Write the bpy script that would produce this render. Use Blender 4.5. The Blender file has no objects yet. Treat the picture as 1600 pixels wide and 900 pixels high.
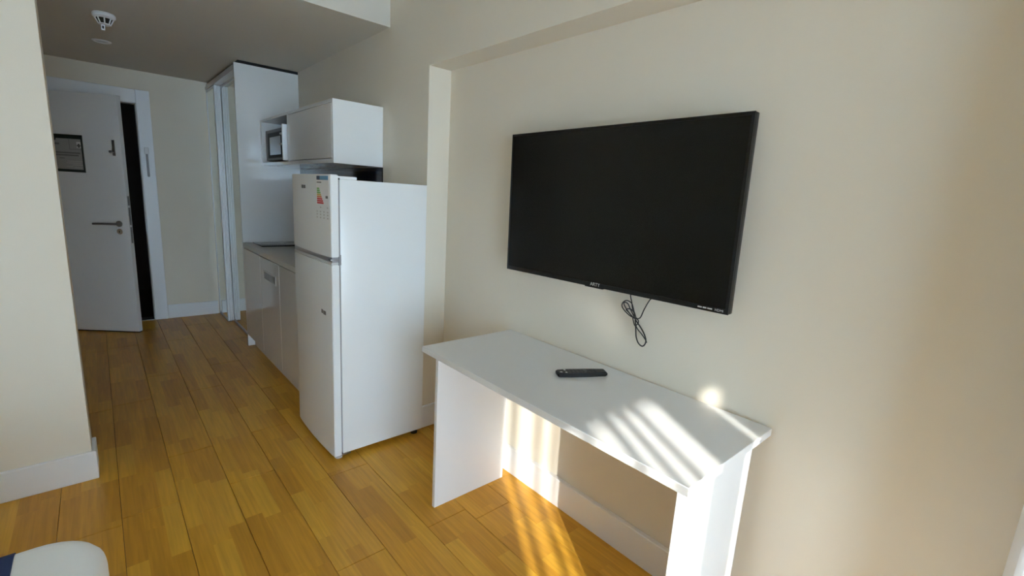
import bpy, bmesh, math, random
from mathutils import Vector, Matrix

random.seed(4)
sc = bpy.context.scene
COL = sc.collection

# ------------------------------------------------------------------ camera
F_PX, YAW, PITCH, ROLL = 725.17, math.radians(-42.013), math.radians(-11.06), math.radians(3.369)
CAM_POS = Vector((0.0, 1.5183, 1.42))
fw = Vector((math.cos(PITCH) * math.cos(YAW), math.cos(PITCH) * math.sin(YAW), math.sin(PITCH)))
rt = fw.cross(Vector((0, 0, 1))).normalized()
up = rt.cross(fw)
rt2 = rt * math.cos(ROLL) + up * math.sin(ROLL)
up2 = -rt * math.sin(ROLL) + up * math.cos(ROLL)
cam_data = bpy.data.cameras.new('camera')
cam_data.sensor_width = 36.0
cam_data.lens = F_PX / 1600.0 * 36.0
cam_data.clip_start = 0.02
cam = bpy.data.objects.new('camera', cam_data)
M = Matrix((rt2, up2, -fw)).transposed().to_4x4()
M.translation = CAM_POS
cam.matrix_world = M
COL.objects.link(cam)
sc.camera = cam

# ------------------------------------------------------------------ sky, sun, exposure
world = bpy.data.worlds.new('daylight_sky')
world.use_nodes = True
bg = world.node_tree.nodes['Background']
bg.inputs['Color'].default_value = (0.49, 0.735, 1.0, 1)
bg.inputs['Strength'].default_value = 17.0
sc.world = world

SUN_DIR = Vector((0.857, -0.515, -0.345)).normalized()
sun_data = bpy.data.lights.new('sun', 'SUN')
sun_data.energy = 12.0
sun_data.color = (1.0, 0.95, 0.87)
sun_data.angle = math.radians(0.55)
sun = bpy.data.objects.new('sun', sun_data)
sun.location = (-4, 3.5, 4)
sun.rotation_euler = SUN_DIR.to_track_quat('-Z', 'Y').to_euler()
COL.objects.link(sun)

sc.view_settings.view_transform = 'Standard'
sc.view_settings.look = 'None'
sc.view_settings.gamma = 1.0
sc.view_settings.use_curve_mapping = False
sc.view_settings.exposure = 0.0
cy = sc.cycles
cy.use_denoising = True
cy.max_bounces = 14
cy.diffuse_bounces = 8
cy.glossy_bounces = 6
cy.transmission_bounces = 8
cy.transparent_max_bounces = 16
cy.caustics_reflective = True
cy.blur_glossy = 0.1
cy.sample_clamp_indirect = 60.0

# ------------------------------------------------------------------ materials
MATS = {}


def mat(name, color, rough=0.5, metallic=0.0, spec=0.5, coat=0.0, bump=0.0, bump_scale=200.0, var=0.0):
    if name in MATS:
        return MATS[name]
    m = bpy.data.materials.new(name)
    m.use_nodes = True
    nt = m.node_tree
    b = nt.nodes['Principled BSDF']
    b.inputs['Base Color'].default_value = (*color, 1)
    b.inputs['Roughness'].default_value = rough
    b.inputs['Metallic'].default_value = metallic
    b.inputs['Specular IOR Level'].default_value = spec
    b.inputs['Coat Weight'].default_value = coat
    b.inputs['Coat Roughness'].default_value = 0.05
    tc = nt.nodes.new('ShaderNodeTexCoord')
    if var > 0:
        n = nt.nodes.new('ShaderNodeTexNoise')
        n.inputs['Scale'].default_value = 3.0
        n.inputs['Detail'].default_value = 4.0
        nt.links.new(tc.outputs['Object'], n.inputs['Vector'])
        mx = nt.nodes.new('ShaderNodeMix')
        mx.data_type = 'RGBA'
        mx.inputs[6].default_value = (*[c * (1 - var) for c in color], 1)
        mx.inputs[7].default_value = (*[min(1, c * (1 + var)) for c in color], 1)
        nt.links.new(n.outputs['Fac'], mx.inputs[0])
        nt.links.new(mx.outputs[2], b.inputs['Base Color'])
    if bump > 0:
        n2 = nt.nodes.new('ShaderNodeTexNoise')
        n2.inputs['Scale'].default_value = bump_scale
        n2.inputs['Detail'].default_value = 3.0
        nt.links.new(tc.outputs['Object'], n2.inputs['Vector'])
        bp = nt.nodes.new('ShaderNodeBump')
        bp.inputs['Strength'].default_value = bump
        bp.inputs['Distance'].default_value = 0.002
        nt.links.new(n2.outputs['Fac'], bp.inputs['Height'])
        nt.links.new(bp.outputs['Normal'], b.inputs['Normal'])
    MATS[name] = m
    return m


PAINT = mat('wall_paint', (0.755, 0.695, 0.595), 0.75, spec=0.3, bump=0.08, bump_scale=160, var=0.015)
CEIL = mat('ceiling_paint', (0.66, 0.63, 0.57), 0.85, spec=0.2, bump=0.08, bump_scale=160, var=0.015)
TRIM = mat('white_trim', (0.80, 0.81, 0.84), 0.35, var=0.01)
GLOSS = mat('white_gloss_laminate', (0.84, 0.85, 0.86), 0.10, coat=0.3, var=0.01)
FRIDGE = mat('white_enamel', (0.82, 0.84, 0.86), 0.22, coat=0.2, var=0.01)
DESKM = mat('white_desk_laminate', (0.79, 0.79, 0.80), 0.20, spec=0.6, var=0.01)
DOORM = mat('door_white_satin', (0.80, 0.82, 0.85), 0.38, var=0.015)
GREYPL = mat('grey_plastic', (0.30, 0.30, 0.32), 0.4, var=0.02)
LTGREY = mat('light_grey_plastic', (0.55, 0.55, 0.56), 0.35, var=0.02)
BLACKPL = mat('black_plastic', (0.007, 0.007, 0.007), 0.4, spec=0.3, var=0.05)
SCREEN = mat('black_screen', (0.005, 0.005, 0.005), 0.25, spec=0.25, var=0.03)
RUBBER = mat('black_rubber', (0.02, 0.02, 0.02), 0.6, var=0.05)
CHROME = mat('chrome', (0.72, 0.72, 0.74), 0.18, metallic=1.0, var=0.02)
STEEL = mat('brushed_steel', (0.30, 0.30, 0.31), 0.35, metallic=1.0, var=0.04)
NAVYGL = mat('navy_glass', (0.006, 0.008, 0.022), 0.08, coat=0.5, var=0.05)
HOBM = mat('hob_glass', (0.012, 0.011, 0.012), 0.12, coat=0.6, var=0.05)
COUNTER = mat('pale_worktop', (0.62, 0.61, 0.58), 0.28, var=0.03)
GREEN = mat('dark_green_print', (0.010, 0.022, 0.018), 0.5, var=0.05)
PAPER = mat('grey_paper', (0.34, 0.34, 0.33), 0.6, var=0.04)
INK = mat('grey_ink', (0.16, 0.16, 0.16), 0.6, var=0.05)
LINEN = mat('white_linen', (0.88, 0.90, 0.92), 0.9, bump=0.9, bump_scale=14, var=0.02)
NAVYCL = mat('navy_cloth', (0.016, 0.035, 0.12), 0.9, bump=0.4, bump_scale=500, var=0.06)
HALLDARK = mat('hall_darkness', (0.05, 0.04, 0.035), 0.8, var=0.05)  # near-black tone stands in for the missing light in the hall
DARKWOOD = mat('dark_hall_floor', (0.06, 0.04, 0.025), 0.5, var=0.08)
BEDBASE = mat('bed_base_fabric', (0.18, 0.16, 0.15), 0.9, bump=0.3, bump_scale=400, var=0.05)
SUBFLOOR = mat('plank_joint_dark', (0.10, 0.055, 0.02), 0.8, var=0.05)
MIRROR = mat('mirror_glass', (0.80, 0.84, 0.82), 0.0, metallic=1.0)
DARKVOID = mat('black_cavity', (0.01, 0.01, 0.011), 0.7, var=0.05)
MWGLASS = mat('microwave_window', (0.02, 0.025, 0.03), 0.08, coat=0.5, var=0.03)
MWSTEEL = mat('microwave_steel', (0.09, 0.09, 0.095), 0.4, metallic=0.2, var=0.03)
LBLUE = mat('label_blue', (0.12, 0.30, 0.48), 0.5, var=0.05)
LNAVY = mat('label_navy', (0.02, 0.05, 0.10), 0.5, var=0.05)
LGREEN = mat('label_green', (0.20, 0.45, 0.12), 0.5, var=0.05)
LYELLOW = mat('label_yellow', (0.60, 0.42, 0.10), 0.5, var=0.05)
LORANGE = mat('label_orange', (0.62, 0.20, 0.06), 0.5, var=0.05)
LRED = mat('label_red', (0.55, 0.02, 0.02), 0.5, var=0.05)
LPALE = mat('label_paper', (0.72, 0.71, 0.72), 0.5, var=0.02)
FAINT = mat('faint_print', (0.45, 0.44, 0.43), 0.5, var=0.03)
BADGE = mat('badge_grey', (0.10, 0.10, 0.10), 0.4, var=0.05)
SILVER = mat('silver_print', (0.62, 0.61, 0.60), 0.45, var=0.03)


def wood_material():
    m = bpy.data.materials.new('golden_oak_strips')
    m.use_nodes = True
    nt = m.node_tree
    L = nt.links.new
    N = nt.nodes.new
    b = nt.nodes['Principled BSDF']
    geo = N('ShaderNodeNewGeometry')
    sep = N('ShaderNodeSeparateXYZ')
    L(geo.outputs['Position'], sep.inputs[0])

    def math_node(op, a, c):
        n = N('ShaderNodeMath')
        n.operation = op
        for i, v in ((0, a), (1, c)):
            if v is None:
                continue
            if isinstance(v, (int, float)):
                n.inputs[i].default_value = v
            else:
                L(v, n.inputs[i])
        return n.outputs[0]
    row = math_node('FLOOR', math_node('DIVIDE', math_node('SUBTRACT', sep.outputs['Y'], -0.0327), 0.0658), None)
    wn = N('ShaderNodeTexWhiteNoise')
    wn.noise_dimensions = '1D'
    L(math_node('ADD', row, 17.3), wn.inputs['W'])
    ln = math_node('ADD', math_node('MULTIPLY', wn.outputs['Value'], 0.16), 0.34)
    cellx = math_node('FLOOR', math_node('ADD', math_node('DIVIDE', sep.outputs['X'], ln), math_node('MULTIPLY', wn.outputs['Value'], 23.0)), None)
    comb = N('ShaderNodeCombineXYZ')
    L(row, comb.inputs[0])
    L(cellx, comb.inputs[1])
    wn2 = N('ShaderNodeTexWhiteNoise')
    wn2.noise_dimensions = '2D'
    L(comb.outputs[0], wn2.inputs['Vector'])
    # grain, stretched along the strips, shifted strip by strip
    sh = N('ShaderNodeVectorMath')
    sh.operation = 'ADD'
    L(geo.outputs['Position'], sh.inputs[0])
    L(wn2.outputs['Color'], sh.inputs[1])
    sc_ = N('ShaderNodeVectorMath')
    sc_.operation = 'MULTIPLY'
    L(sh.outputs[0], sc_.inputs[0])
    sc_.inputs[1].default_value = (2.2, 42.0, 1.0)
    gn = N('ShaderNodeTexNoise')
    gn.inputs['Scale'].default_value = 1.6
    gn.inputs['Detail'].default_value = 5.0
    gn.inputs['Distortion'].default_value = 0.6
    L(sc_.outputs[0], gn.inputs['Vector'])
    ramp = N('ShaderNodeValToRGB')
    cr = ramp.color_ramp
    cr.elements[0].position = 0.0
    cr.elements[0].color = (0.56, 0.268, 0.028, 1)
    cr.elements[1].position = 1.0
    cr.elements[1].color = (0.72, 0.392, 0.046, 1)
    e = cr.elements.new(0.45)
    e.color = (0.655, 0.328, 0.034, 1)
    L(wn2.outputs['Value'], ramp.inputs[0])
    gr = N('ShaderNodeMapRange')
    gr.inputs[1].default_value = 0.3
    gr.inputs[2].default_value = 0.7
    gr.inputs[3].default_value = 0.84
    gr.inputs[4].default_value = 1.08
    L(gn.outputs['Fac'], gr.inputs[0])
    mul = N('ShaderNodeVectorMath')
    mul.operation = 'SCALE'
    L(ramp.outputs[0], mul.inputs[0])
    L(gr.outputs[0], mul.inputs['Scale'])
    L(mul.outputs[0], b.inputs['Base Color'])
    b.inputs['Roughness'].default_value = 0.34
    b.inputs['Specular IOR Level'].default_value = 0.32
    bp = N('ShaderNodeBump')
    bp.inputs['Strength'].default_value = 0.06
    bp.inputs['Distance'].default_value = 0.001
    L(gn.outputs['Fac'], bp.inputs['Height'])
    L(bp.outputs[0], b.inputs['Normal'])
    return m


WOOD = wood_material()


def sheer_material(name, col, trans):
    m = bpy.data.materials.new(name)
    m.use_nodes = True
    nt = m.node_tree
    nt.nodes.clear()
    out = nt.nodes.new('ShaderNodeOutputMaterial')
    mix = nt.nodes.new('ShaderNodeMixShader')
    t = nt.nodes.new('ShaderNodeBsdfTranslucent')
    d = nt.nodes.new('ShaderNodeBsdfDiffuse')
    tc = nt.nodes.new('ShaderNodeTexCoord')
    wv = nt.nodes.new('ShaderNodeTexNoise')
    wv.inputs['Scale'].default_value = 300
    mx = nt.nodes.new('ShaderNodeMix')
    mx.data_type = 'RGBA'
    mx.inputs[6].default_value = (*[c * 0.95 for c in col], 1)
    mx.inputs[7].default_value = (*col, 1)
    nt.links.new(tc.outputs['Object'], wv.inputs['Vector'])
    nt.links.new(wv.outputs['Fac'], mx.inputs[0])
    nt.links.new(mx.outputs[2], t.inputs['Color'])
    nt.links.new(mx.outputs[2], d.inputs['Color'])
    mix.inputs[0].default_value = trans
    nt.links.new(d.outputs[0], mix.inputs[1])
    nt.links.new(t.outputs[0], mix.inputs[2])
    nt.links.new(mix.outputs[0], out.inputs[0])
    return m


SHEER = sheer_material('sheer_curtain', (0.93, 0.93, 0.93), 0.70)


def pane_material():
    m = bpy.data.materials.new('window_glass')
    m.use_nodes = True
    nt = m.node_tree
    nt.nodes.clear()
    out = nt.nodes.new('ShaderNodeOutputMaterial')
    mix = nt.nodes.new('ShaderNodeMixShader')
    t = nt.nodes.new('ShaderNodeBsdfTransparent')
    t.inputs['Color'].default_value = (0.97, 0.985, 0.98, 1)
    g = nt.nodes.new('ShaderNodeBsdfGlossy')
    g.inputs['Roughness'].default_value = 0.0
    fr = nt.nodes.new('ShaderNodeFresnel')
    fr.inputs['IOR'].default_value = 1.3
    nt.links.new(fr.outputs[0], mix.inputs[0])
    nt.links.new(t.outputs[0], mix.inputs[1])
    nt.links.new(g.outputs[0], mix.inputs[2])
    nt.links.new(mix.outputs[0], out.inputs[0])
    return m


PANE = pane_material()

# ------------------------------------------------------------------ mesh helpers


def add_box(bm, x0, x1, y0, y1, z0, z1, bevel=0.0, seg=2):
    vs = [bm.verts.new((x, y, z)) for x in (x0, x1) for y in (y0, y1) for z in (z0, z1)]
    idx = [(0, 1, 3, 2), (4, 6, 7, 5), (0, 4, 5, 1), (2, 3, 7, 6), (0, 2, 6, 4), (1, 5, 7, 3)]
    fs = [bm.faces.new([vs[i] for i in f]) for f in idx]
    if bevel > 0:
        es = set()
        for f in fs:
            es.update(f.edges)
        bmesh.ops.bevel(bm, geom=list(es), offset=bevel, segments=seg, affect='EDGES', profile=0.5)
    return bm


def add_prism(bm, pts, z0, z1, cap=True):
    """extrude a polygon given in (x, y) along z"""
    a = [bm.verts.new((x, y, z0)) for x, y in pts]
    b = [bm.verts.new((x, y, z1)) for x, y in pts]
    n = len(pts)
    for i in range(n):
        j = (i + 1) % n
        bm.faces.new((a[i], a[j], b[j], b[i]))
    if cap:
        bm.faces.new(list(reversed(a)))
        bm.faces.new(b)
    return bm


def add_lathe(bm, prof, n=32, center=(0, 0, 0), axis='z'):
    rings = []
    for r, h in prof:
        ring = []
        for k in range(n):
            a = 2 * math.pi * k / n
            if axis == 'z':
                p = (center[0] + r * math.cos(a), center[1] + r * math.sin(a), center[2] + h)
            else:
                p = (center[0] + r * math.cos(a), center[1] + h, center[2] + r * math.sin(a))
            ring.append(bm.verts.new(p))
        rings.append(ring)
    for i in range(len(rings) - 1):
        for k in range(n):
            bm.faces.new((rings[i][k], rings[i][(k + 1) % n], rings[i + 1][(k + 1) % n], rings[i + 1][k]))
    bm.faces.new(rings[0])
    bm.faces.new(rings[-1])
    return bm


def catmull(pts, per=8):
    out = []
    n = len(pts)
    for i in range(n - 1):
        p0, p1, p2, p3 = pts[max(i - 1, 0)], pts[i], pts[i + 1], pts[min(i + 2, n - 1)]
        for k in range(per):
            t = k / per
            out.append(0.5 * ((2 * p1) + (p2 - p0) * t + (2 * p0 - 5 * p1 + 4 * p2 - p3) * t * t + (3 * p1 - p0 - 3 * p2 + p3) * t ** 3))
    out.append(pts[-1])
    return out


def add_tube(bm, pts, r, n=8, smooth=True):
    pts = [Vector(p) for p in pts]
    if smooth and len(pts) > 2:
        pts = catmull(pts)
    rings = []
    prev = None
    for i, p in enumerate(pts):
        d = (pts[min(i + 1, len(pts) - 1)] - pts[max(i - 1, 0)]).normalized()
        if prev is None:
            u = d.orthogonal().normalized()
        else:
            u = (prev - d * prev.dot(d)).normalized()
        prev = u
        v = d.cross(u)
        rings.append([bm.verts.new(p + (u * math.cos(2 * math.pi * k / n) + v * math.sin(2 * math.pi * k / n)) * r) for k in range(n)])
    for i in range(len(rings) - 1):
        for k in range(n):
            bm.faces.new((rings[i][k], rings[i][(k + 1) % n], rings[i + 1][(k + 1) % n], rings[i + 1][k]))
    bm.faces.new(rings[0])
    bm.faces.new(rings[-1])
    return bm


def obj(name, bm, m, parent=None, smooth=False):
    bmesh.ops.recalc_face_normals(bm, faces=bm.faces)
    me = bpy.data.meshes.new(name)
    bm.to_mesh(me)
    bm.free()
    me.materials.append(m)
    if smooth:
        for p in me.polygons:
            p.use_smooth = True
        try:
            me.set_sharp_from_angle(angle=math.radians(38))
        except Exception:
            pass
    o = bpy.data.objects.new(name, me)
    COL.objects.link(o)
    if parent is not None:
        o.parent = parent
    return o


def box(name, m, dims, parent=None, bevel=0.0, seg=2):
    bm = bmesh.new()
    add_box(bm, *dims, bevel=bevel, seg=seg)
    return obj(name, bm, m, parent, smooth=bevel > 0)


def thing(name, label, cat, loc=(0, 0, 0), rotz=0.0, group=None):
    o = bpy.data.objects.new(name, None)
    COL.objects.link(o)
    o.location = loc
    o.rotation_euler = (0, 0, rotz)
    o.empty_display_size = 0.1
    o['label'] = label
    o['category'] = cat
    if group:
        o['group'] = group
    return o


def tag(o, label, cat, group=None):
    o['label'] = label
    o['category'] = cat
    if group:
        o['group'] = group
    return o


def struct(o, label=None, cat=None):
    o['kind'] = 'structure'
    if label:
        o['label'] = label
    if cat:
        o['category'] = cat
    return o


def text_mesh(name, body, size, m, mat4, parent=None, extrude=0.0004):
    cu = bpy.data.curves.new(name, 'FONT')
    cu.body = body
    cu.size = size
    cu.extrude = extrude
    cu.align_x = 'CENTER'
    cu.align_y = 'CENTER'
    tmp = bpy.data.objects.new(name + '_tmp', cu)
    COL.objects.link(tmp)
    dg = bpy.context.evaluated_depsgraph_get()
    me = bpy.data.meshes.new_from_object(tmp.evaluated_get(dg))
    bpy.data.objects.remove(tmp)
    me.materials.clear()
    me.materials.append(m)
    me.transform(mat4)
    o = bpy.data.objects.new(name, me)
    COL.objects.link(o)
    if parent is not None:
        o.parent = parent
    return o


# lettering frame: reads along -x, upright along z, faces +y
def facing_y(x, y, z):
    m = Matrix(((-1, 0, 0), (0, 0, 1), (0, 1, 0))).to_4x4()
    m.translation = (x, y, z)
    return m


# ------------------------------------------------------------------ measures of the room (metres)
YW = -0.012          # back of the niche behind the television
YP = 0.127           # pillar / kitchen wall face
XP = 2.302           # far side of the niche
ZB = 2.081           # underside of the beam
XN = -0.10           # near side of the niche
XS = 2.752           # soffit and partition face
ZS = 2.36            # lowered ceiling
YL = 1.63            # corridor side of the partition
XD = 5.744           # entrance wall face
XWIN = -2.60         # window wall face
YLEFT = 3.70
ZC = 2.68

# ------------------------------------------------------------------ room shell
bm = bmesh.new()
add_box(bm, XWIN - 0.2, XD + 0.12, -0.3, YW, -0.05, ZC + 0.1)
add_box(bm, XP, XD + 0.12, YW - 0.01, YP, -0.05, ZC + 0.1)
add_box(bm, XWIN - 0.2, XN, YW - 0.01, 0.21, -0.05, ZC + 0.1)  # near pillar, made deeper to cast shade on this end of the niche
add_box(bm, XN, XP, YW - 0.01, YP, ZB, ZC + 0.1)
struct(obj('wall_right', bm, PAINT), 'long beige wall with shallow niche behind the television', 'wall')

bm = bmesh.new()
add_box(bm, XS, XS + 0.15, YL, YLEFT + 0.2, -0.05, ZC + 0.1)
struct(obj('wall_partition', bm, PAINT), 'pale wall end at the left edge of the picture', 'wall')
bm = bmesh.new()
add_box(bm, XS + 0.15, XD + 0.12, 2.05, 2.2, -0.05, ZC + 0.1)
struct(obj('wall_entrance', bm, PAINT), 'side wall of the entrance behind the open door', 'wall')
struct(box('wall_left', PAINT, (XWIN - 0.2, XS, YLEFT, YLEFT + 0.2, -0.05, ZC + 0.1)), 'wall at the head of the bed', 'wall')

# entrance wall with the door opening
OY0, OY1, OZ = 1.150, 1.905, 2.085
bm = bmesh.new()
add_box(bm, XD, XD + 0.12, YP - 0.02, OY0, -0.05, ZS + 0.2)
add_box(bm, XD, XD + 0.12, OY1, 2.62, -0.05, ZS + 0.2)
add_box(bm, XD, XD + 0.12, OY0, OY1, OZ, ZS + 0.2)
struct(obj('wall_back', bm, PAINT), 'beige end wall around the entrance door', 'wall')

# ceilings
struct(box('ceiling', CEIL, (XWIN - 0.2, XS + 0.01, -0.3, YLEFT + 0.2, ZC, ZC + 0.1)), 'main room ceiling', 'ceiling')
bm = bmesh.new()
add_box(bm, XS, XD + 0.12, YP, 2.06, ZS, ZC + 0.1)
struct(obj('ceiling_lowered', bm, CEIL), 'lowered ceiling over the kitchen and entrance', 'ceiling')

# window wall
WY0, WY1, WZ0, WZ1 = 0.35, 2.80, 0.08, 2.22
bm = bmesh.new()
add_box(bm, XWIN - 0.2, XWIN, -0.3, WY0, -0.05, ZC + 0.1)
add_box(bm, XWIN - 0.2, XWIN, WY1, YLEFT + 0.2, -0.05, ZC + 0.1)
add_box(bm, XWIN - 0.2, XWIN, WY0, WY1, -0.05, WZ0)
add_box(bm, XWIN - 0.2, XWIN, WY0, WY1, WZ1, ZC + 0.1)
struct(obj('wall_window', bm, PAINT), 'wall with the tall window behind the camera', 'wall')

win = bpy.data.objects.new('window_1', None)
COL.objects.link(win)
win.location = (XWIN - 0.1, 0, 0)
struct(win, 'tall white framed window behind the camera', 'window')
bm = bmesh.new()
add_box(bm, -0.03, 0.03, WY0, WY0 + 0.05, WZ0, WZ1)
add_box(bm, -0.03, 0.03, WY1 - 0.05, WY1, WZ0, WZ1)
add_box(bm, -0.03, 0.03, WY0, WY1, WZ0, WZ0 + 0.05)
add_box(bm, -0.03, 0.03, WY0, WY1, WZ1 - 0.05, WZ1)
for yy in (1.50,):
    add_box(bm, -0.03, 0.03, yy - 0.025, yy + 0.025, WZ0, WZ1)
obj('window_frame', bm, TRIM, win)
# thin unseen uprights added in the curtain opening to stripe the sun patches
for yy, w in ((2.308, 0.007), (2.382, 0.007), (2.452, 0.009), (2.557, 0.011)):
    box('stripe_bar', TRIM, (0.035, 0.06, yy - w, yy + w, WZ0, WZ1), win)
ys = [WY0 + 0.05, 1.475, 1.525, WY1 - 0.05]
for a, b in ((ys[0], ys[1]), (ys[2], ys[3])):
    box('pane', PANE, (-0.004, 0.004, a, b, WZ0 + 0.05, WZ1 - 0.05), win)

# ------------------------------------------------------------------ floor of three-strip boards
floor = struct(box('floor', SUBFLOOR, (XWIN - 0.2, XD + 0.12, -0.3, YLEFT + 0.2, -0.06, -0.008)),
               'golden laminate floor of long boards', 'floor')
PW, PL, GAP = 0.1974, 1.285, 0.0016
_cache = {}


def plank_mesh(l, w):
    key = (round(l, 4), round(w, 4))
    if key not in _cache:
        bm = bmesh.new()
        add_box(bm, 0, l, 0, w, -0.008, 0.0)
        top = [e for e in bm.edges if all(v.co.z > -0.001 for v in e.verts)]
        bmesh.ops.bevel(bm, geom=top, offset=0.0012, segments=1, affect='EDGES')
        bmesh.ops.recalc_face_normals(bm, faces=bm.faces)
        me = bpy.data.meshes.new('plank')
        bm.to_mesh(me)
        bm.free()
        me.materials.append(WOOD)
        _cache[key] = me
    return _cache[key]


known = {0: 1.515, 2: 1.515, 3: 2.335, 1: 2.12, 4: 2.76}
for k in range(-2, 17):
    y0 = 0.3625 + PW * k
    y1 = y0 + PW
    ya, yb = max(y0, YW), min(y1, YLEFT)
    if yb - ya < 0.02:
        continue
    xj = known.get(k, 1.3 + random.random() * PL)
    while xj > XWIN:
        xj -= PL
    x = xj
    while x < XD + 0.02:
        xa, xb = max(x, XWIN), min(x + PL, XD + 0.02)
        if xb - xa > 0.03:
            if not (ya >= 2.05 and xa >= XS + 0.1):
                o = bpy.data.objects.new('plank', plank_mesh(xb - xa - GAP, yb - ya - GAP))
                o.location = (xa + GAP / 2, ya + GAP / 2, 0)
                o.parent = floor
                COL.objects.link(o)
        x += PL

# ------------------------------------------------------------------ baseboards
BH, BT = 0.14, 0.016


def baseboard(name, segs, label):
    bm = bmesh.new()
    for s in segs:
        add_box(bm, *s, bevel=0.003, seg=1)
    return struct(obj(name, bm, TRIM), label, 'baseboard')


baseboard('baseboard_partition', [(XS - BT, XS, YL - BT, YLEFT, 0, BH), (XS, XS + 0.15, YL - BT, YL, 0, BH)],
          'white baseboard around the pale wall end')
baseboard('baseboard_niche', [(XN, XP, YW, YW + 0.024, 0, BH)], 'white baseboard under the desk')
baseboard('baseboard_pillar', [(XP - BT, XP, YW + 0.024, YP + BT, 0, BH), (XP, 2.80, YP, YP + BT, 0, BH)],
          'white baseboard on the pillar behind the refrigerator')
baseboard('baseboard_back', [(XD - BT, XD, 0.615, 1.055, 0, BH)], 'white baseboard between entrance door and wardrobe')
struct(box('trim_2', TRIM, (XN, XN + 0.012, YW, 0.217, 0, ZB), bevel=0.002), 'white upright trim at the lower right corner', 'trim')

# ------------------------------------------------------------------ entrance door
casing = bpy.data.objects.new('trim_1', None)
COL.objects.link(casing)
casing.location = (XD, 1.5, 0)
struct(casing, 'white door casing around the dark opening', 'door frame')


def cbox(name, m, d, bevel=0.003):
    return box(name, m, (d[0] - XD, d[1] - XD, d[2] - 1.5, d[3] - 1.5, d[4], d[5]), casing, bevel, 1)


cbox('casing_board', TRIM, (XD - 0.022, XD, 1.058, OY0 + 0.012, 0, 2.19))
cbox('casing_board', TRIM, (XD - 0.022, XD, OY1 - 0.012, OY1 + 0.09, 0, 2.19))
cbox('casing_board', TRIM, (XD - 0.022, XD, OY0 + 0.012, OY1 - 0.012, OZ - 0.012, 2.19))
cbox('jamb', TRIM, (XD, XD + 0.12, OY0, OY0 + 0.018, 0, OZ))
cbox('jamb', TRIM, (XD, XD + 0.12, OY1 - 0.018, OY1, 0, OZ))
cbox('jamb', TRIM, (XD, XD + 0.12, OY0 + 0.018, OY1 - 0.018, OZ - 0.018, OZ))
cbox('threshold', STEEL, (XD, XD + 0.12, OY0 + 0.018, OY1 - 0.018, 0.0, 0.006), 0.001)
gc = cbox('guard_catch', GREYPL, (XD - 0.034, XD - 0.022, 1.106, 1.124, 1.41, 1.62))
gc['label'] = 'narrow dark guard bar'
cbox('guard_mount', LPALE, (XD - 0.045, XD - 0.022, 1.098, 1.132, 1.62, 1.68))
cbox('strike_plate', STEEL, (XD + 0.005, XD + 0.03, OY0 + 0.0185, OY0 + 0.0205, 0.90, 1.08), 0.0)

ANG = math.atan2(0.79, 0.613)
door = bpy.data.objects.new('door_1', None)
COL.objects.link(door)
door.location = (5.294, 1.315, 0)
door.rotation_euler = (0, 0, ANG)
struct(door, 'white entrance door standing ajar with lever handle', 'door')
DWD = 0.737
leaf = box('leaf', DOORM, (0, DWD, -0.042, 0, 0.012, 2.064), door, 0.002, 1)
box('edge_seal', RUBBER, (0.004, DWD - 0.004, -0.038, -0.004, 0.002, 0.012), door)
# lock plates let into the free edge
for z0, z1 in ((1.155, 1.235), (0.985, 1.135), (0.825, 0.965)):
    box('lock_plate', STEEL, (-0.0015, 0.001, -0.032, -0.012, z0, z1), door)
# lever handle
h = bpy.data.objects.new('lever_handle', None)
bm = bmesh.new()
add_lathe(bm, [(0.024, 0), (0.026, 0.003), (0.026, 0.009), (0.022, 0.012)], 24, (0.076, 0, 0.992), 'y')
lev = obj('rosette', bm, STEEL, door, True)
bm = bmesh.new()
add_tube(bm, [(0.076, 0.01, 0.992), (0.076, 0.035, 0.992), (0.082, 0.05, 0.992), (0.10, 0.054, 0.992), (0.18, 0.054, 0.990), (0.258, 0.054, 0.987)], 0.0095, 10)
obj('lever', bm, STEEL, door, True)
bm = bmesh.new()
add_lathe(bm, [(0.022, 0), (0.024, 0.003), (0.024, 0.007), (0.02, 0.010)], 24, (0.078, 0, 0.925), 'y')
ro = obj('cylinder_rosette', bm, CHROME, door, True)
box('keyhole', DARKVOID, (0.076, 0.080, 0.010, 0.0112, 0.915, 0.933), ro)
bpy.data.objects.remove(h)
# guard staple on the leaf
box('guard_plate', STEEL, (0.050, 0.072, 0, 0.004, 1.57, 1.70), door, 0.001, 1)
bm = bmesh.new()
add_lathe(bm, [(0.006, 0), (0.006, 0.03), (0.011, 0.032), (0.011, 0.042), (0.005, 0.046)], 16, (0.061, 0.004, 1.60), 'y')
obj('guard_knob', bm, STEEL, door, True)
for zz in (0.25, 1.8):
    bm = bmesh.new()
    add_lathe(bm, [(0.008, -0.05), (0.008, 0.05)], 12, (DWD + 0.004, -0.004, zz))
    obj('hinge', bm, STEEL, door, True)

# notice on the door leaf
sign = thing('door_notice', 'dark green framed grey notice fixed to the entrance door', 'sign', (5.294, 1.315, 0), ANG)
S0, S1, SZ0, SZ1 = 0.304, 0.62, 1.414, 1.721
box('board', PAPER, (S0, S1, 0.0005, 0.006, SZ0, SZ1), sign)
bm = bmesh.new()
add_box(bm, S0, S1, 0.0055, 0.0085, SZ1 - 0.034, SZ1)
add_box(bm, S0, S1, 0.0055, 0.0085, SZ0, SZ0 + 0.022)
add_box(bm, S0, S0 + 0.012, 0.0055, 0.0085, SZ0, SZ1)
add_box(bm, S1 - 0.012, S1, 0.0055, 0.0085, SZ0, SZ1)
obj('border', bm, GREEN, sign)
bm = bmesh.new()
add_lathe(bm, [(0.022, 0), (0.022, 0.003)], 20, (0.535, 0.0062, SZ1 - 0.036), 'y')
obj('emblem', bm, GREEN, sign)


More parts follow.
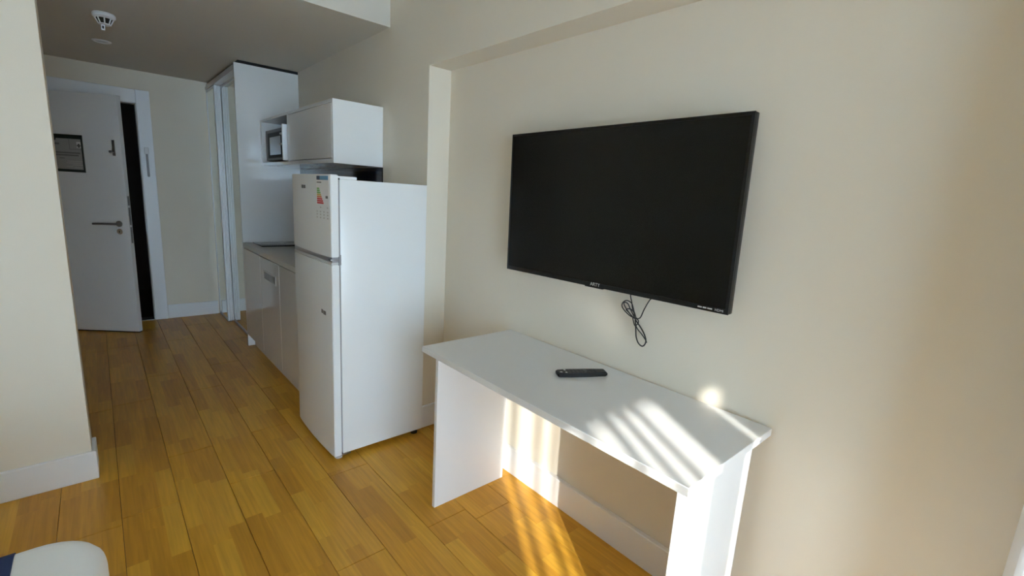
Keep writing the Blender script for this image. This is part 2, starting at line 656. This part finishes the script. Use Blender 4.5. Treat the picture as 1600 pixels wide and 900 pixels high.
def mark(x0, x1, z0, z1, m=INK, name='print'):
    return box(name, m, (x0, x1, 0.0058, 0.0066, z0, z1), sign)


mark(0.49, 0.56, 1.636, 1.650, INK, 'title_print')
bm = bmesh.new()   # plan drawn in its own thin outline, top right
for a in ((0.318, 0.412, 1.600, 1.603), (0.409, 0.412, 1.600, 1.682)):
    add_box(bm, a[0], a[1], 0.0058, 0.0066, a[2], a[3])
obj('plan_outline', bm, INK, sign)
mark(0.318, 0.352, 1.615, 1.665, LPALE, 'plan_patch')
bm = bmesh.new()
add_box(bm, 0.328, 0.342, 0.0064, 0.0071, 1.618, 1.650)
add_box(bm, 0.320, 0.350, 0.0064, 0.0071, 1.628, 1.640)
obj('plan_mark', bm, BADGE, sign)
for i, (a, b) in enumerate(((0.33, 0.575), (0.345, 0.585))):
    mark(a, b, 1.566 - 0.020 * i, 1.578 - 0.020 * i, INK, 'text_line')
mark(0.46, 0.50, 1.523, 1.529, INK, 'text_line')
for a, b, z in ((0.32, 0.44, 1.500), (0.33, 0.45, 1.485), (0.32, 0.40, 1.470), (0.40, 0.45, 1.455), (0.325, 0.385, 1.448)):
    mark(a, b, z, z + 0.007, FAINT, 'text_line')

# hall beyond the door, its lack of light put into dark colours
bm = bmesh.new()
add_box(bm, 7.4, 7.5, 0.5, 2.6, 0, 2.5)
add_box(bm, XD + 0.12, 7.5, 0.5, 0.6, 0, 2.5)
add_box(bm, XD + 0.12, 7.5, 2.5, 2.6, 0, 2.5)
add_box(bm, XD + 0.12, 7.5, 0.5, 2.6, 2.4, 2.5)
struct(obj('wall_hall', bm, HALLDARK), 'unlit hall seen through the door gap', 'wall')
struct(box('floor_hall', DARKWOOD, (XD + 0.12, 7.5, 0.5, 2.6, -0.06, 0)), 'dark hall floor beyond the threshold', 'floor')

# ------------------------------------------------------------------ wardrobe with sliding mirror doors
WX0, WX1, WYF, WZT = 4.4305, XD - 0.002, 0.613, 2.337
wd = thing('wardrobe', 'tall white wardrobe with sliding mirror doors beside the entrance', 'wardrobe', (5.0, 0.37, 0))


def wbox(name, m, d, parent=wd, bevel=0.0015, seg=1):
    return box(name, m, (d[0] - 5.0, d[1] - 5.0, d[2] - 0.37, d[3] - 0.37, d[4], d[5]), parent, bevel, seg)


wbox('side_panel', GLOSS, (WX0 - 0.001, WX0 + 0.019, YP + 0.002, WYF, 0.0, WZT))
wbox('side_panel', GLOSS, (WX1 - 0.018, WX1, YP + 0.002, 0.45, 0.0, WZT))
wbox('top_panel', GLOSS, (WX0 + 0.019, WX1 - 0.018, YP + 0.002, WYF - 0.012, WZT - 0.02, WZT))
wbox('back_panel', GLOSS, (WX0 + 0.019, WX1 - 0.018, YP + 0.002, YP + 0.012, 0.0, WZT - 0.02))
wbox('track', GREYPL, (WX0 + 0.019, WX1, 0.50, 0.549, 0.0, 0.006), bevel=0.0)
wbox('track', GREYPL, (5.33, WX1, 0.562, 0.602, 0.0, 0.006), bevel=0.0)
wbox('track', GLOSS, (WX0 + 0.019, WX1, 0.47, 0.606, WZT - 0.05, WZT - 0.02))


def sliding_door(x0, x1, yf, s):
    d = bpy.data.objects.new('mirror_door', None)
    COL.objects.link(d)
    d.parent = wd
    z0, z1 = 0.008, WZT - 0.052
    wbox('door_backing', TRIM, (x0, x1, yf - 0.022, yf - 0.004, z0, z1), d)
    wbox('mirror', MIRROR, (x0 + s, x1 - s, yf - 0.004, yf, z0 + 0.02, z1 - 0.02), d, 0.0)
    for a, b in ((x0, x0 + s), (x1 - s, x1)):
        wbox('stile', TRIM, (a, b, yf - 0.026, yf + 0.004, z0, z1), d, 0.002)
        wbox('stile_rib', TRIM, (a - 0.001, b + 0.001, yf - 0.016, yf - 0.008, z0, z1), d, 0.002)
    for a, b in ((z0, z0 + 0.02), (z1 - 0.02, z1)):
        wbox('rail', TRIM, (x0 + s, x1 - s, yf - 0.022, yf + 0.002, a, b), d, 0.0)
    return d


wbox('gap_shade', DARKVOID, (WX0 + 0.002, WX1, YP + 0.002, 0.585, WZT, ZS - 0.001))  # added black block, paints the shade in the gap under the ceiling
sliding_door(4.452, 5.42, 0.545, 0.012)
for a, b in ((0.547, 0.561), (0.566, 0.580), (0.585, 0.602)):
    wbox('edge_profile', TRIM, (5.326, 5.340, a, b, 0.008, WZT - 0.052), wd, 0.003)
wbox('edge_profile', TRIM, (5.332, 5.340, 0.547, 0.602, 0.008, WZT - 0.052))
sliding_door(5.34, WX1 - 0.002, 0.598, 0.018)

# ------------------------------------------------------------------ kitchen run
KX0 = 2.834


def base_cabinet(x0, x1, label, vent=False):
    t = thing('base_cabinet', label, 'cabinet', ((x0 + x1) / 2, 0.36, 0), 0, 'white base cabinets under the worktop')
    cx = (x0 + x1) / 2

    def kb(name, m, d, parent=t, bevel=0.0015):
        return box(name, m, (d[0] - cx, d[1] - cx, d[2] - 0.36, d[3] - 0.36, d[4], d[5]), parent, bevel, 1)
    bm = bmesh.new()
    for d in ((x0, x0 + 0.016, YP + 0.002, 0.592, 0.10, 0.875), (x1 - 0.016, x1, YP + 0.002, 0.592, 0.10, 0.875),
              (x0, x1, YP + 0.002, 0.592, 0.10, 0.116), (x0, x1, YP + 0.002, YP + 0.012, 0.10, 0.875), (x0, x1, 0.50, 0.592, 0.859, 0.875)):
        add_box(bm, d[0] - cx, d[1] - cx, d[2] - 0.36, d[3] - 0.36, d[4], d[5])
    obj('carcass', bm, GLOSS, t)
    kb('plinth', GLOSS, (x0, x1, 0.545, 0.560, 0.0, 0.10))
    dr = kb('door', GLOSS, (x0 + 0.002, x1 - 0.002, 0.594, 0.613, 0.108, 0.868), t, 0.002)
    if vent:
        v = bpy.data.objects.new('vent', None)
        COL.objects.link(v)
        v.parent = t
        kb('vent_recess', GREYPL, (3.492, 3.800, 0.6125, 0.6140, 0.712, 0.772), v, 0.0)
        bm = bmesh.new()
        for a in ((3.486, 3.806, 0.768, 0.776), (3.486, 3.806, 0.708, 0.716), (3.486, 3.496, 0.708, 0.776), (3.796, 3.806, 0.708, 0.776)):
            add_box(bm, a[0] - cx, a[1] - cx, 0.6125 - 0.36, 0.6165 - 0.36, a[2], a[3])
        obj('vent_frame', bm, GLOSS, v)
        for i in range(11):
            xx = 3.515 + i * 0.0266
            kb('vent_slat', STEEL, (xx - 0.004, xx + 0.004, 0.6135, 0.6155, 0.716, 0.768), v, 0.0)
    return t


base_cabinet(3.905, 4.428, 'white base cabinet under the black hob next to the wardrobe')
base_cabinet(3.410, 3.903, 'white base cabinet with a small grey vent grille on its door', True)
base_cabinet(2.850, 3.408, 'white base cabinet directly behind the refrigerator')

bm = bmesh.new()
add_box(bm, 2.85, 4.4285, YP + 0.002, 0.618, 0.876, 0.912, bevel=0.003, seg=2)
tag(obj('worktop', bm, COUNTER, smooth=True), 'pale grey kitchen worktop between wardrobe and refrigerator', 'worktop')

hob = thing('hob', 'narrow black glass hob set on the pale worktop', 'hob', (4.24, 0.345, 0.9125))
box('glass_top', HOBM, (-0.145, 0.145, -0.205, 0.205, 0.0, 0.010), hob, 0.003, 2)
for yy, r in ((-0.095, 0.09), (0.10, 0.075)):
    bm = bmesh.new()
    add_lathe(bm, [(r, 0.0099), (r, 0.0106), (r - 0.004, 0.0106), (r - 0.004, 0.0099)], 40, (0, yy, 0))
    obj('cooking_zone', bm, GREYPL, hob)
for k in range(3):
    bm = bmesh.new()
    add_lathe(bm, [(0.007, 0.0099), (0.007, 0.0105)], 16, (-0.05 + 0.05 * k, 0.19, 0))
    obj('touch_key', bm, GREYPL, hob)

tag(box('backsplash', NAVYGL, (2.834, 4.4285, YP + 0.001, YP + 0.009, 0.913, 1.556)),
    'dark navy glass splashback between worktop and wall cabinet', 'splashback')

# wall cabinet with microwave niche
UX0, UX1, UY0, UY1, UZ0, UZ1 = 2.834, 4.4285, YP + 0.002, 0.4436, 1.558, 1.921
uc = thing('wall_cabinet', 'white gloss wall cabinet with open microwave niche', 'cabinet', (3.6, 0.28, UZ0))


def ub(name, m, d, parent=uc, bevel=0.0012):
    return box(name, m, (d[0] - 3.6, d[1] - 3.6, d[2] - 0.28, d[3] - 0.28, d[4] - UZ0, d[5] - UZ0), parent, bevel, 1)


ub('side_panel', GLOSS, (UX0, UX0 + 0.018, UY0, UY1, UZ0, UZ1))
ub('side_panel', GLOSS, (UX1 - 0.045, UX1, UY0, UY1, UZ0, UZ1))
ub('divider', GLOSS, (3.686, 3.704, UY0, UY1, UZ0 + 0.024, UZ1 - 0.018))
ub('bottom_panel', GLOSS, (UX0 + 0.018, UX1 - 0.045, UY0, UY1, UZ0, UZ0 + 0.024))
ub('top_panel', GLOSS, (UX0 + 0.018, UX1 - 0.045, UY0, UY1, UZ1 - 0.018, UZ1))
ub('back_panel', GLOSS, (UX0 + 0.018, UX1 - 0.045, UY0, UY0 + 0.010, UZ0 + 0.024, UZ1 - 0.018))
ub('door', GLOSS, (UX0 + 0.021, 3.684, UY1 - 0.018, UY1 + 0.001, UZ0 + 0.029, UZ1 - 0.022))

# microwave in the niche
mw = thing('microwave', 'small grey microwave with upright white handle in the wall cabinet', 'microwave', (4.02, 0.26, UZ0 + 0.0245))


def mb(name, m, d, parent=mw, bevel=0.002):
    return box(name, m, (d[0] - 4.02, d[1] - 4.02, d[2] - 0.26, d[3] - 0.26, d[4], d[5]), parent, bevel, 1)


mb('body', MWSTEEL, (3.745, 4.374, 0.145, 0.402, 0.012, 0.258), bevel=0.004)
for xx in (3.78, 4.29):
    for yy in (0.17, 0.36):
        bm = bmesh.new()
        add_lathe(bm, [(0.012, 0), (0.012, 0.012)], 14, (xx - 4.02, yy - 0.26, 0))
        obj('foot', bm, RUBBER, mw)
md = mb('door', MWSTEEL, (3.86, 4.370, 0.402, 0.418, 0.016, 0.254), bevel=0.004)
mb('window_border', DARKVOID, (3.90, 4.31, 0.4175, 0.4190, 0.034, 0.228), md, 0.0)
mb('window', MWGLASS, (3.955, 4.25, 0.4185, 0.4200, 0.058, 0.195), md, 0.0)
mb('control_panel', GREYPL, (3.749, 3.856, 0.402, 0.416, 0.016, 0.254), bevel=0.003)
hd = mb('handle', TRIM, (3.722, 3.735, 0.426, 0.472, 0.005, 0.258), bevel=0.003)
hd['label'] = 'upright white handle'
for zz in (0.118, 0.192):
    mb('handle_post', TRIM, (3.735, 3.84, 0.446, 0.458, zz, zz + 0.013), hd, 0.002)
    mb('handle_stud', CHROME, (3.826, 3.84, 0.415, 0.448, zz, zz + 0.013), hd, 0.002)

# ------------------------------------------------------------------ refrigerator
FX0, FX1 = 2.234, 2.808
fr = thing('refrigerator', 'white two-door refrigerator with energy label on its freezer door', 'refrigerator', (2.52, 0.42, 0))


def fb(name, m, d, parent=fr, bevel=0.002, seg=2):
    return box(name, m, (d[0] - 2.52, d[1] - 2.52, d[2] - 0.42, d[3] - 0.42, d[4], d[5]), parent, bevel, seg)


fb('body', FRIDGE, (FX0 + 0.001, FX1 - 0.001, 0.165, 0.643, 0.030, 1.456), bevel=0.004)
fb('gasket', GREYPL, (FX0 + 0.006, FX1 - 0.006, 0.643, 0.651, 0.04, 1.45), bevel=0.0)


def bowed(z0, z1, name):
    pts = []
    xc, hw = (FX0 + FX1) / 2, (FX1 - FX0) / 2
    n = 20
    for i in range(n + 1):
        t = -1 + 2 * i / n
        x = xc + t * hw
        y = 0.687 + 0.010 * (1 - t * t)
        if i == 0:
            pts += [(x, 0.651), (x, y - 0.004)]
            x += 0.004
        if i == n:
            pts += [(x - 0.010, y), (x, y - 0.010), (x, 0.651)]
            continue
        pts.append((x, y))
    pts = [(x - 2.52, y - 0.42) for x, y in pts]
    bm = bmesh.new()
    add_prism(bm, pts, z0, z1)
    hor = [e for e in bm.edges if abs(e.verts[0].co.z - e.verts[1].co.z) < 1e-6]
    bmesh.ops.bevel(bm, geom=hor, offset=0.003, segments=2, affect='EDGES')
    return obj(name, bm, FRIDGE, fr, True)


fz = bowed(1.083, 1.476, 'freezer_door')
fd = bowed(0.022, 1.046, 'fridge_door')
# recessed grey grip between the doors
bm = bmesh.new()
add_box(bm, FX0 + 0.004 - 2.52, FX1 - 0.004 - 2.52, 0.652 - 0.42, 0.684 - 0.42, 1.046, 1.083)
obj('grip_recess', bm, GREYPL, fr)
fb('grip_lip', LTGREY, (FX0 + 0.002, FX1 - 0.01, 0.652, 0.688, 1.046, 1.058), bevel=0.003)
fb('door_hinge', STEEL, (FX0 - 0.001, FX0 + 0.05, 0.640, 0.692, 1.066, 1.075), bevel=0.001)
fb('hinge_screw_plate', GREYPL, (FX0 - 0.002, FX0 + 0.002, 0.641, 0.651, 1.045, 1.095), bevel=0.0)
fb('hinge_cover', FRIDGE, (FX0 + 0.004, FX0 + 0.08, 0.556, 0.668, 1.456, 1.471), bevel=0.004)
fb('hinge_pin', BADGE, (FX0 - 0.001, FX0 + 0.004, 0.643, 0.650, 1.452, 1.462), bevel=0.0)
fb('lower_hinge', STEEL, (FX0 + 0.004, FX0 + 0.06, 0.60, 0.680, 0.018, 0.028), bevel=0.001)
for xx, yy in ((FX0 + 0.035, 0.655), (FX1 - 0.035, 0.63), (FX0 + 0.035, 0.20), (FX1 - 0.035, 0.20)):
    bm = bmesh.new()
    add_lathe(bm, [(0.020, 0), (0.020, 0.018), (0.010, 0.020), (0.010, 0.032)], 20, (xx - 2.52, yy - 0.42, 0))
    obj('foot', bm, LTGREY if yy > 0.6 and xx < 2.5 else RUBBER, fr, True)


def front_y(x):
    xc, hw = (FX0 + FX1) / 2, (FX1 - FX0) / 2
    t = (x - xc) / hw
    return 0.687 + 0.010 * (1 - t * t)


def sticker(name, m, x0, x1, z0, z1, parent, lift=0.0005, th=0.0006):
    """thin print that follows the bow of the door"""
    bm = bmesh.new()
    n = 4
    ring = []
    for i in range(n + 1):
        x = x0 + (x1 - x0) * i / n
        y = front_y(x) + lift
        ring.append([bm.verts.new((x - 2.52, yy - 0.42, z)) for yy, z in ((y - th, z0), (y, z0), (y, z1), (y - th, z1))])
    for i in range(n):
        for k in range(4):
            bm.faces.new((ring[i][k], ring[i][(k + 1) % 4], ring[i + 1][(k + 1) % 4], ring[i + 1][k]))
    bm.faces.new(ring[0])
    bm.faces.new(ring[-1])
    return obj(name, bm, m, parent)


sticker('energy_label', LPALE, 2.250, 2.398, 1.330, 1.474, fz)
sticker('label_emblem', LNAVY, 2.352, 2.392, 1.449, 1.468, fz, 0.0009)
sticker('label_header', LBLUE, 2.256, 2.352, 1.449, 1.468, fz, 0.0009)
sticker('label_text', INK, 2.335, 2.390, 1.434, 1.440, fz, 0.0009)
bars = [(LGREEN, .030), (LGREEN, .036), (LGREEN, .043), (LYELLOW, .050), (LORANGE, .056), (LRED, .063), (LRED, .072), (LRED, .078)]
for i, (m_, w) in enumerate(bars):
    zz = 1.411 - i * 0.0098
    sticker('label_bar', m_, 2.390 - w, 2.390, zz - 0.0078, zz, fz, 0.0009)
sticker('class_arrow', BADGE, 2.262, 2.288, 1.362, 1.374, fz, 0.0009)
for r_, z in ((2, 1.318), (4, 1.297), (4, 1.283), (4, 1.268)):
    for c in range(r_):
        xx = 2.268 + (4 - r_) * 0.0 + c * (0.125 / max(r_ - 1, 1) if r_ == 4 else 0.08)
        sticker('label_mark', FAINT, xx - 0.007, xx + 0.007, z - 0.004, z + 0.003, fz, 0.0009)
for a, b in ((2.588, 2.616), (2.553, 2.582)):
    sticker('maker_badge', BADGE, a, b, 1.404, 1.421, fz, 0.0009)
for a, b, z in ((2.345, 2.366, 0.792), (2.310, 2.341, 0.789)):
    sticker('model_badge', BADGE, a, b, z - 0.010, z + 0.010, fd, 0.0009)

# ------------------------------------------------------------------ desk
ROT = -0.006
desk = thing('desk', 'plain white panel desk standing against the wall under the television', 'desk', (1.10, -0.0075, 0), ROT)


def db(name, d, bevel=0.0012):
    return box(name, DESKM, (d[0] - 1.10, d[1] - 1.10, d[2], d[3], d[4], d[5]), desk, bevel, 1)


DT = 0.761
db('desk_top', (0.440, 1.685, 0.002, 0.516, DT - 0.025, DT))
db('leg', (1.604, 1.624, 0.074, 0.482, 0.0, DT - 0.025))
db('leg', (0.462, 0.484, 0.074, 0.482, 0.0, DT - 0.025))

# ------------------------------------------------------------------ television
tv = thing('television', 'large black flat television mounted on the wall above the desk', 'television', (1.1144, 0.0, 1.0956))
TVR = Matrix.Rotation(0.018, 3, 'Z') @ Matrix.Rotation(-0.0097, 3, 'X') @ Matrix.Rotation(0.0092, 3, 'Y')
TVO = Vector((1.1144, 0.085, 1.3958))


def tvpart(name, bm, m, smooth=False, parent=tv):
    for v in bm.verts:
        v.co = TVR @ v.co + TVO - Vector((1.1144, 0.0, 1.0956))
    return obj(name, bm, m, parent, smooth)


TW, TH = 1.033, 0.605
hw, hh = TW / 2, TH / 2
bm = bmesh.new()
add_box(bm, -hw, hw, -0.032, -0.003, -hh, hh, bevel=0.003)
tvpart('cabinet', bm, BLACKPL, True)
bm = bmesh.new()
for a in ((-hw, hw, hh - 0.010, hh), (-hw, hw, -hh, -hh + 0.017), (-hw, -hw + 0.010, -hh + 0.017, hh - 0.010), (hw - 0.010, hw, -hh + 0.017, hh - 0.010)):
    add_box(bm, a[0], a[1], -0.004, 0.0, a[2], a[3])
tvpart('bezel', bm, BLACKPL)
bm = bmesh.new()
add_box(bm, -hw + 0.010, hw - 0.010, -0.004, -0.0015, -hh + 0.017, hh - 0.010)
tvpart('screen', bm, SCREEN)
bm = bmesh.new()
add_box(bm, -0.36, 0.36, -0.058, -0.031, -hh + 0.05, 0.12, bevel=0.008)
tvpart('rear_housing', bm, BLACKPL, True)
bm = bmesh.new()
add_box(bm, -0.15, 0.15, -0.090, -0.057, -0.10, 0.06)
tvpart('wall_mount', bm, RUBBER)
bm = bmesh.new()
add_box(bm, -0.035, 0.052, -0.022, -0.002, -hh - 0.004, -hh + 0.001, bevel=0.001)
tvpart('sensor_bump', bm, BLACKPL)


def tv_text(name, body, size, x, z, m_):
    o = text_mesh(name, body, size, m_, facing_y(x, 0.0003, z), None, 0.0003)
    for v in o.data.vertices:
        v.co = TVR @ v.co + TVO - Vector((1.1144, 0.0, 1.0956))
    o.parent = tv
    return o


tv_text('maker_logo', 'ARTY', 0.0190, 0.000, -hh + 0.0100, SILVER)
for xa, xb in ((-0.432, -0.418), (-0.447, -0.435), (-0.466, -0.450)):
    bm = bmesh.new()
    add_box(bm, xa, xb, -0.0002, 0.0006, -hh + 0.0070, -hh + 0.0115)
    tvpart('spec_print', bm, LTGREY)
tv_text('spec_print', 'HDMI', 0.0110, -0.488, -hh + 0.0090, LTGREY)

# cable hanging below the set
cable = thing('television_cable', 'bundled black cable hanging looped below the television', 'cable', (0.96, 0.0, 0.90))


def cpath(name, pts, r=0.0022, y0=0.010, amp=0.012, ph=0.0):
    bm = bmesh.new()
    n = len(pts)
    P = [(x - 0.96, y0 + amp * math.sin(math.pi * i / (n - 1) + ph) ** 2, z - 0.90) for i, (x, z) in enumerate(pts)]
    add_tube(bm, P, r, 8)
    return obj(name, bm, RUBBER, cable, True)


cpath('cord', [(0.992, 1.105), (0.990, 1.087), (0.987, 1.076), (0.977, 1.055), (0.973, 1.032), (0.965, 1.014), (0.958, 0.994)], 0.0022)
cpath('cord', [(0.958, 0.992), (0.986, 1.0), (1.009, 1.016), (1.019, 1.032), (1.013, 1.048), (0.998, 1.057), (0.98, 1.05), (0.973, 1.032), (0.963, 1.006)], 0.0022, 0.012)
cpath('cord', [(0.965, 0.995), (0.985, 1.01), (1.001, 1.028), (1.008, 1.043), (1.002, 1.05), (0.99, 1.046), (0.981, 1.029), (0.969, 1.009), (0.958, 0.992)], 0.0022, 0.016)
cpath('cord', [(0.963, 0.995), (0.986, 1.014), (0.993, 1.022), (0.985, 1.028), (0.972, 1.029), (0.962, 1.017), (0.959, 0.996)], 0.0022, 0.02)
cpath('cord', [(0.96, 0.99), (0.952, 0.954), (0.944, 0.925), (0.929, 0.905), (0.91, 0.899), (0.899, 0.911), (0.9, 0.928), (0.913, 0.947), (0.932, 0.965), (0.958, 0.988)], 0.0026, 0.012)
cpath('cord', [(0.963, 0.992), (0.957, 0.97), (0.945, 0.955), (0.925, 0.94), (0.908, 0.922), (0.902, 0.912)], 0.0022, 0.008, 0.004)
cpath('tie', [(0.959, 0.996), (0.943, 0.992), (0.937, 0.984), (0.942, 0.974), (0.951, 0.97), (0.961, 0.98), (0.969, 0.994)], 0.0022, 0.016)
cpath('cord', [(0.885, 1.105), (0.895, 1.089), (0.904, 1.077), (0.92, 1.04), (0.933, 1.007), (0.947, 0.996), (0.961, 0.996)], 0.0022)

# ------------------------------------------------------------------ remote control on the desk
rd = Vector((-0.098, -0.168, 0)).normalized()
rem = thing('remote_control', 'black remote control lying on the white desk', 'remote control', (1.071, 0.166, DT), math.atan2(rd.y, rd.x))
bm = bmesh.new()
prof = [(-0.100, 0.018), (-0.097, 0.022), (-0.05, 0.023), (0.03, 0.0215), (0.092, 0.022), (0.099, 0.018)]
pts = [(x, -w) for x, w in prof] + [(x, w) for x, w in reversed(prof)]
add_prism(bm, pts, 0.0, 0.017)
hor = [e for e in bm.edges if abs(e.verts[0].co.z - e.verts[1].co.z) < 1e-6]
bmesh.ops.bevel(bm, geom=hor, offset=0.004, segments=2, affect='EDGES')
obj('shell', bm, BLACKPL, rem, True)
GREYKEY = mat('grey_key', (0.05, 0.05, 0.05), 0.45, var=0.05)
for r_ in range(9):
    for c in range(3):
        x = -0.066 + r_ * 0.0155
        y = (c - 1) * 0.0125
        if r_ == 5 and c == 1:
            continue
        big = r_ == 0
        bm = bmesh.new()
        add_box(bm, x - 0.004, x + 0.004, y - 0.0042, y + 0.0042, 0.0165, 0.0188, bevel=0.0012, seg=1)
        obj('button', bm, SILVER if (r_ == 0 and c != 1) else GREYKEY, rem, True)
bm = bmesh.new()
add_box(bm, -0.090, -0.080, -0.012, -0.003, 0.0165, 0.0185, bevel=0.0012, seg=1)
o = obj('power_button', bm, SILVER, rem, True)
bm = bmesh.new()
add_lathe(bm, [(0.010, 0.0165), (0.010, 0.0190), (0.006, 0.0193)], 24, (-0.066 + 5 * 0.0155, 0, 0))
obj('navigation_ring', bm, GREYKEY, rem, True)

# ------------------------------------------------------------------ ceiling fittings
sd = thing('smoke_detector', 'white smoke detector with dark vented cone on the lowered ceiling', 'smoke detector', (3.955, 1.386, ZS))
bm = bmesh.new()
add_lathe(bm, [(0.050, 0.0), (0.056, -0.006), (0.056, -0.020), (0.048, -0.030)], 36)
obj('base', bm, TRIM, sd, True)
bm = bmesh.new()
add_lathe(bm, [(0.040, -0.028), (0.026, -0.058)], 30)
obj('chamber', bm, DARKVOID, sd, True)
for k in range(8):
    a = 2 * math.pi * k / 8
    bm = bmesh.new()
    add_tube(bm, [(0.044 * math.cos(a), 0.044 * math.sin(a), -0.027), (0.028 * math.cos(a), 0.028 * math.sin(a), -0.060)], 0.0035, 6, False)
    obj('rib', bm, TRIM, sd)
bm = bmesh.new()
add_lathe(bm, [(0.031, -0.058), (0.031, -0.063), (0.024, -0.066)], 30)
obj('cap', bm, TRIM, sd, True)
bm = bmesh.new()
add_box(bm, -0.010, 0.006, 0.0, 0.018, -0.095, -0.064, bevel=0.002)
tb = obj('test_tab', bm, TRIM, sd, True)
bm = bmesh.new()
add_box(bm, -0.0112, -0.0095, 0.005, 0.013, -0.088, -0.072)
obj('tab_hole', bm, DARKVOID, tb)

sp = thing('ceiling_spotlight', 'small round white ceiling fitting beyond the smoke detector', 'ceiling light', (4.755, 1.386, ZS))
bm = bmesh.new()
add_lathe(bm, [(0.056, 0.0), (0.056, -0.004), (0.046, -0.009), (0.038, -0.006), (0.038, 0.0)], 36)
obj('ring', bm, TRIM, sp, True)
bm = bmesh.new()
add_lathe(bm, [(0.038, -0.001), (0.038, -0.003)], 30)
obj('lens', bm, LTGREY, sp)

# ------------------------------------------------------------------ bed corner at the lower left
bed = thing('bed', 'bed with white sheet and navy runner at the lower left corner', 'bed', (0.77, 2.62, 0))
BX0, BX1, BY0, BY1 = 0.0, 1.535, 1.572, 3.64


def rounded(x0, x1, y0, y1, r, n=8):
    pts = []
    for cx, cy_, a0 in ((x1 - r, y0 + r, -90), (x1 - r, y1 - r, 0), (x0 + r, y1 - r, 90), (x0 + r, y0 + r, 180)):
        for i in range(n + 1):
            a = math.radians(a0 + 90 * i / n)
            pts.append((cx + r * math.cos(a), cy_ + r * math.sin(a)))
    return pts


def cushion(name, x0, x1, y0, y1, z0, z1, r, rb, m, parent):
    """rounded block with a rolled edge"""
    bm = bmesh.new()
    rings = []
    for off, z in [(rb * (1 - math.cos(math.radians(t))), z0 + rb * (1 - math.sin(math.radians(t)))) for t in (90, 60, 30, 0)][::-1][::-1]:
        pass
    levels = []
    for t in (0, 30, 60, 90):
        a = math.radians(t)
        levels.append((rb * (1 - math.sin(a)), z0 + rb * (1 - math.cos(a))))
    for t in (0, 22, 45, 67, 90):
        a = math.radians(t)
        levels.append((rb * (1 - math.cos(a)), z1 - rb * (1 - math.sin(a))))
    for off, z in levels:
        pts = rounded(x0 + off, x1 - off, y0 + off, y1 - off, max(r - off, 0.01))
        rings.append([bm.verts.new((x - 0.77, y - 2.62, z)) for x, y in pts])
    for i in range(len(rings) - 1):
        n = len(rings[i])
        for k in range(n):
            bm.faces.new((rings[i][k], rings[i][(k + 1) % n], rings[i + 1][(k + 1) % n], rings[i + 1][k]))
    bm.faces.new(rings[0])
    bm.faces.new(rings[-1])
    return obj(name, bm, m, parent, True)


for lx in (0.1, 1.40):
    for ly in (1.72, 3.5):
        bm = bmesh.new()
        add_lathe(bm, [(0.022, 0), (0.028, 0.10)], 16, (lx - 0.77, ly - 2.62, 0))
        obj('leg', bm, DARKWOOD, bed, True)
cushion('bed_base', 0.03, 1.50, 1.61, 3.64, 0.10, 0.28, 0.08, 0.02, BEDBASE, bed)
cushion('mattress', BX0, BX1, BY0, BY1, 0.28, 0.50, 0.13, 0.045, LINEN, bed)
# runner wrapping over the top and down the side, starting a hand's breadth from the foot
bm = bmesh.new()
sec = []
e = 0.004
for x, z in ((BX1 + e, 0.30), (BX1 + e, 0.455), (BX1 + e - 0.008, 0.478), (BX1 + e - 0.024, 0.496), (BX1 + e - 0.047, 0.504), (0.05, 0.504), (0.02, 0.496), (-e, 0.46), (-e, 0.30)):
    sec.append((x, z))
inner = [(x - 0.004 if x > 0.7 else x + 0.004, z - (0.004 if z > 0.47 else 0)) for x, z in sec]
ra = [[bm.verts.new((x - 0.77, y - 2.62, z)) for x, z in sec] for y in (1.738, 2.35)]
rb_ = [[bm.verts.new((x - 0.77, y - 2.62, z)) for x, z in inner] for y in (1.738, 2.35)]
n = len(sec)
for i in range(n - 1):
    bm.faces.new((ra[0][i], ra[0][i + 1], ra[1][i + 1], ra[1][i]))
    bm.faces.new((rb_[0][i], rb_[0][i + 1], rb_[1][i + 1], rb_[1][i]))
    for s in (0, 1):
        bm.faces.new((ra[s][i], ra[s][i + 1], rb_[s][i + 1], rb_[s][i]))
for i in (0, n - 1):
    bm.faces.new((ra[0][i], ra[1][i], rb_[1][i], rb_[0][i]))
obj('runner', bm, NAVYCL, bed)['label'] = 'navy blue bed runner'

# ------------------------------------------------------------------ curtains and blind at the window behind the camera


def curtain(name, y0, y1, z0, z1, x, label, amp=0.018):
    bm = bmesh.new()
    n = max(8, int((y1 - y0) / 0.018))
    rows = []
    for i in range(n + 1):
        y = y0 + (y1 - y0) * i / n
        f = amp * math.sin((y - y0) * 2 * math.pi / 0.14)
        rows.append([bm.verts.new((x + f * (1 - 0.5 * k / 4), y, z0 + (z1 - z0) * k / 4)) for k in range(5)])
    for i in range(n):
        for k in range(4):
            bm.faces.new((rows[i][k], rows[i + 1][k], rows[i + 1][k + 1], rows[i][k + 1]))
    return tag(obj(name, bm, SHEER, smooth=True), label, 'curtain', 'sheer curtains at the window')


CXX = -2.55
curtain('sheer_curtain', 0.22, 1.897, 0.02, 2.30, CXX, 'sheer white curtain nearest the television wall')
curtain('sheer_curtain', 1.922, 2.145, 0.02, 2.30, CXX, 'narrow sheer white curtain between two bright gaps')
curtain('sheer_curtain', 2.553, 2.95, 0.02, 2.30, CXX, 'gathered sheer white curtain on the bed side of the window')
rail = bmesh.new()
add_tube(rail, [(CXX, 0.18, 2.325), (CXX, 3.0, 2.325)], 0.012, 12, False)
for yy in (0.25, 1.6, 2.92):
    add_box(rail, XWIN, CXX, yy - 0.01, yy + 0.01, 2.318, 2.332)
tag(obj('curtain_rail', rail, TRIM), 'white curtain rail above the window', 'curtain rail')
